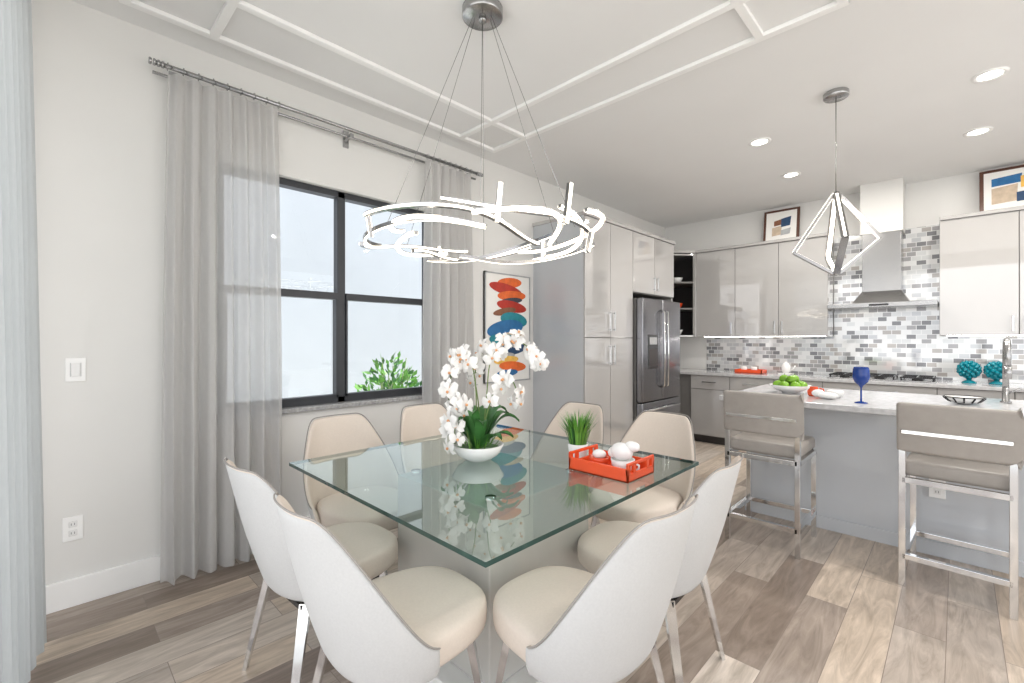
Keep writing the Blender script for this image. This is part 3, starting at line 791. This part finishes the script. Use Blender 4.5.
def smooth_path(pts, n=8):
    out = []
    for i in range(len(pts)-1):
        p0 = pts[max(i-1, 0)]; p1 = pts[i]; p2 = pts[i+1]; p3 = pts[min(i+2, len(pts)-1)]
        for k in range(n):
            t = k/n
            out.append(.5*((2*p1)+(p2-p0)*t+(2*p0-5*p1+4*p2-p3)*t*t+(3*p1-p0-3*p2+p3)*t**3))
    out.append(pts[-1]); return out
stems = [
 ([P(-.02, .82), P(-.01, 1.05, .02), P(-.03, 1.22), P(-.08, 1.27, -.02), P(-.12, 1.19, -.04), P(-.135, 1.06, -.05), P(-.14, .91, -.05)], .36, 17),
 ([P(.02, .82), P(.04, 1.05), P(.06, 1.24, .02), P(.12, 1.33, .02), P(.20, 1.33), P(.27, 1.28, -.02), P(.30, 1.22, -.02)], .36, 17),
 ([P(.01, .82, -.02), P(.04, .97, -.03), P(.09, 1.12, -.04), P(.14, 1.17, -.05), P(.18, 1.12, -.06), P(.19, 1.04, -.06)], .33, 10),
 ([P(-.03, .82, -.03), P(-.06, .95, -.05), P(-.09, 1.06, -.07), P(-.10, .98, -.09), P(-.10, .86, -.1)], .33, 10),
 ([P(0, .82, .03), P(.0, 1.0, .05), P(-.02, 1.18, .08), P(.03, 1.29, .1), P(.10, 1.25, .12)], .45, 9)]
cam_dir = Vector((.70, -.71, 0))
for pts, start, n in stems:
    sp = smooth_path(pts); b.tube(sp, .003, M['stem'], 6)
    for i in range(n):
        f = start+(1-start)*i/(n-1); p = sp[min(len(sp)-1, int(f*(len(sp)-1)))]
        a = random.uniform(0, 6.28); face = Vector((math.cos(a)*.8, math.sin(a)*.8, random.uniform(-.3, .3)))+cam_dir*.9
        q = p+face.normalized()*random.uniform(.012, .035)+Vector((0, 0, random.uniform(-.025, .02)))
        b.tube([p, q], .0015, M['stem'], 4); flower(q, face, random.uniform(.040, .052))
for k in range(15):
    a = 2*math.pi*k/15+.3; L = random.uniform(.12, .20); rise = random.uniform(.05, .2); d = Vector((math.cos(a), math.sin(a), 0)); q = Vector((-d.y, d.x, 0)); p0 = base+Vector((0, 0, .06))+d*.02
    def fn(u, v, d=d, q=q, L=L, rise=rise, p0=p0):
        w = .028*math.sin(math.pi*min(1, .12+.88*v))**.7; c = (u-.5)*2
        return p0+d*L*v+Vector((0, 0, rise*math.sin(v*2.2)))+q*w*c+Vector((0, 0, .012*abs(c)))
    b.grid(fn, 4, 8, M['green'])
for k in range(60):
    a = random.uniform(0, 6.28); d = Vector((math.cos(a), math.sin(a), 0)); p0 = base+d*random.uniform(.02, .1)+Vector((0, 0, .06)); q = Vector((-d.y, d.x, 0))*.004
    e = p0+d*.05+Vector((0, 0, random.uniform(.02, .09))); b.add([p0-q, p0+q, e], [[0, 1, 2]], M['lime'])
recenter(b.obj('orchid_arrangement'), base)
# orange tray
b = MB(); X0, X1, Y0, Y1, z = 1.94, 2.24, 1.64, 1.86, tz
b.box((X0, Y0, z), (X1, Y1, z+.008), M['orange'], .002)
for s0, s1 in (((X0, Y0), (X1, Y0+.01)), ((X0, Y1-.01), (X1, Y1))): b.box((s0[0], s0[1], z), (s1[0], s1[1], z+.055), M['orange'], .002)
for xx in (X0, X1-.01):
    b.box((xx, Y0, z), (xx+.01, Y1, z+.035), M['orange'], .002); b.box((xx, Y0, z+.065), (xx+.01, Y1, z+.078), M['orange'], .002)
    for yy in (Y0, Y1-.02, Y0+.045, Y1-.065): b.box((xx, yy, z+.03), (xx+.01, yy+.02, z+.07), M['orange'])
b.obj('orange_tray')
b = MB(); c = Vector((2.15, 1.75, z+.009))
b.lathe([(.03, 0), (.045, .02), (.052, .055), (.047, .055), (.03, .01)], c, M['white'], 20)
b.tube([c+Vector((.05, 0, .015)), c+Vector((.075, 0, .022)), c+Vector((.078, 0, .04)), c+Vector((.05, 0, .048))], .005, M['white'], 8)
b.ball(c+Vector((-.005, 0, .085)), .044, M['white'], 14, 8, (1.2, .9, .9)); b.ball(c+Vector((.040, .01, .112)), .026, M['white'], 12, 8, (1.4, .9, .9)); b.ball(c+Vector((-.045, .0, .075)), .026, M['white'], 10, 6)
c2_ = Vector((2.03, 1.75, z+.009)); b.lathe([(.03, 0), (.04, .02), (.044, .045), (.04, .045), (.025, .008)], c2_, M['orange'], 20)
b.ball(c2_+Vector((0, 0, .055)), .03, M['white'], 10, 6, (1.1, 1, .7))
b.obj('cup_and_napkin_set')
# grass pot
b = MB(); c = Vector((1.875, 1.80, tz))
b.lathe([(.036, 0), (.040, .004), (.050, .08), (.046, .08), (.043, .065), (.001, .063)], c, M['white'], 24, cap=False)
for i in range(260):
    a = random.uniform(0, 6.28); r = .038*math.sqrt(random.random()); d = Vector((math.cos(a), math.sin(a), 0)); p = c+d*r+Vector((0, 0, .062)); L = random.uniform(.11, .18); o_ = random.uniform(.015, .085)
    q = Vector((-d.y, d.x, 0))*.0028
    m1 = p+d*o_*.35+Vector((0, 0, L*.6)); e = p+d*o_+Vector((0, 0, L))
    b.add([p-q, p+q, m1+q, m1-q, e], [[0, 1, 2, 3], [3, 2, 4]], M['lime'] if random.random() < .7 else M['green'])
recenter(b.obj('potted_grass'), c)

# ------------------------------------------------------------------ world / light
w = bpy.data.worlds.new('World'); scene.world = w; w.use_nodes = True
N, L = w.node_tree.nodes, w.node_tree.links
bg = N['Background']; tc = N.new('ShaderNodeTexCoord'); s = N.new('ShaderNodeSeparateXYZ'); rp = N.new('ShaderNodeValToRGB')
L.new(tc.outputs['Generated'], s.inputs[0]); L.new(s.outputs['Z'], rp.inputs['Fac'])
rp.color_ramp.elements[0].color = (.95, .95, .96, 1); rp.color_ramp.elements[1].color = (.86, .91, 1, 1)
L.new(rp.outputs['Color'], bg.inputs['Color']); bg.inputs['Strength'].default_value = 2.25
sl = bpy.data.lights.new('sun', 'SUN'); sl.energy = 8.5; sl.angle = .01; sl.color = (1, .96, .9)
so = bpy.data.objects.new('sun', sl); scene.collection.objects.link(so); so.rotation_euler = (-R(30), 0, 0); so.location = (3, 10, 12)  # added to strengthen the patio bounce, angled to stay out of the room

# ------------------------------------------------------------------ camera
cd = bpy.data.cameras.new('camera'); cam = bpy.data.objects.new('camera', cd); scene.collection.objects.link(cam)
cd.sensor_width = 36; cd.lens = 36*455/1024; cd.clip_start = .05
cd.shift_y = -1.5/1024
cam.location = (3.19, 0, 1.34); cam.rotation_euler = (math.pi/2, 0, math.radians(44.4))
scene.camera = cam
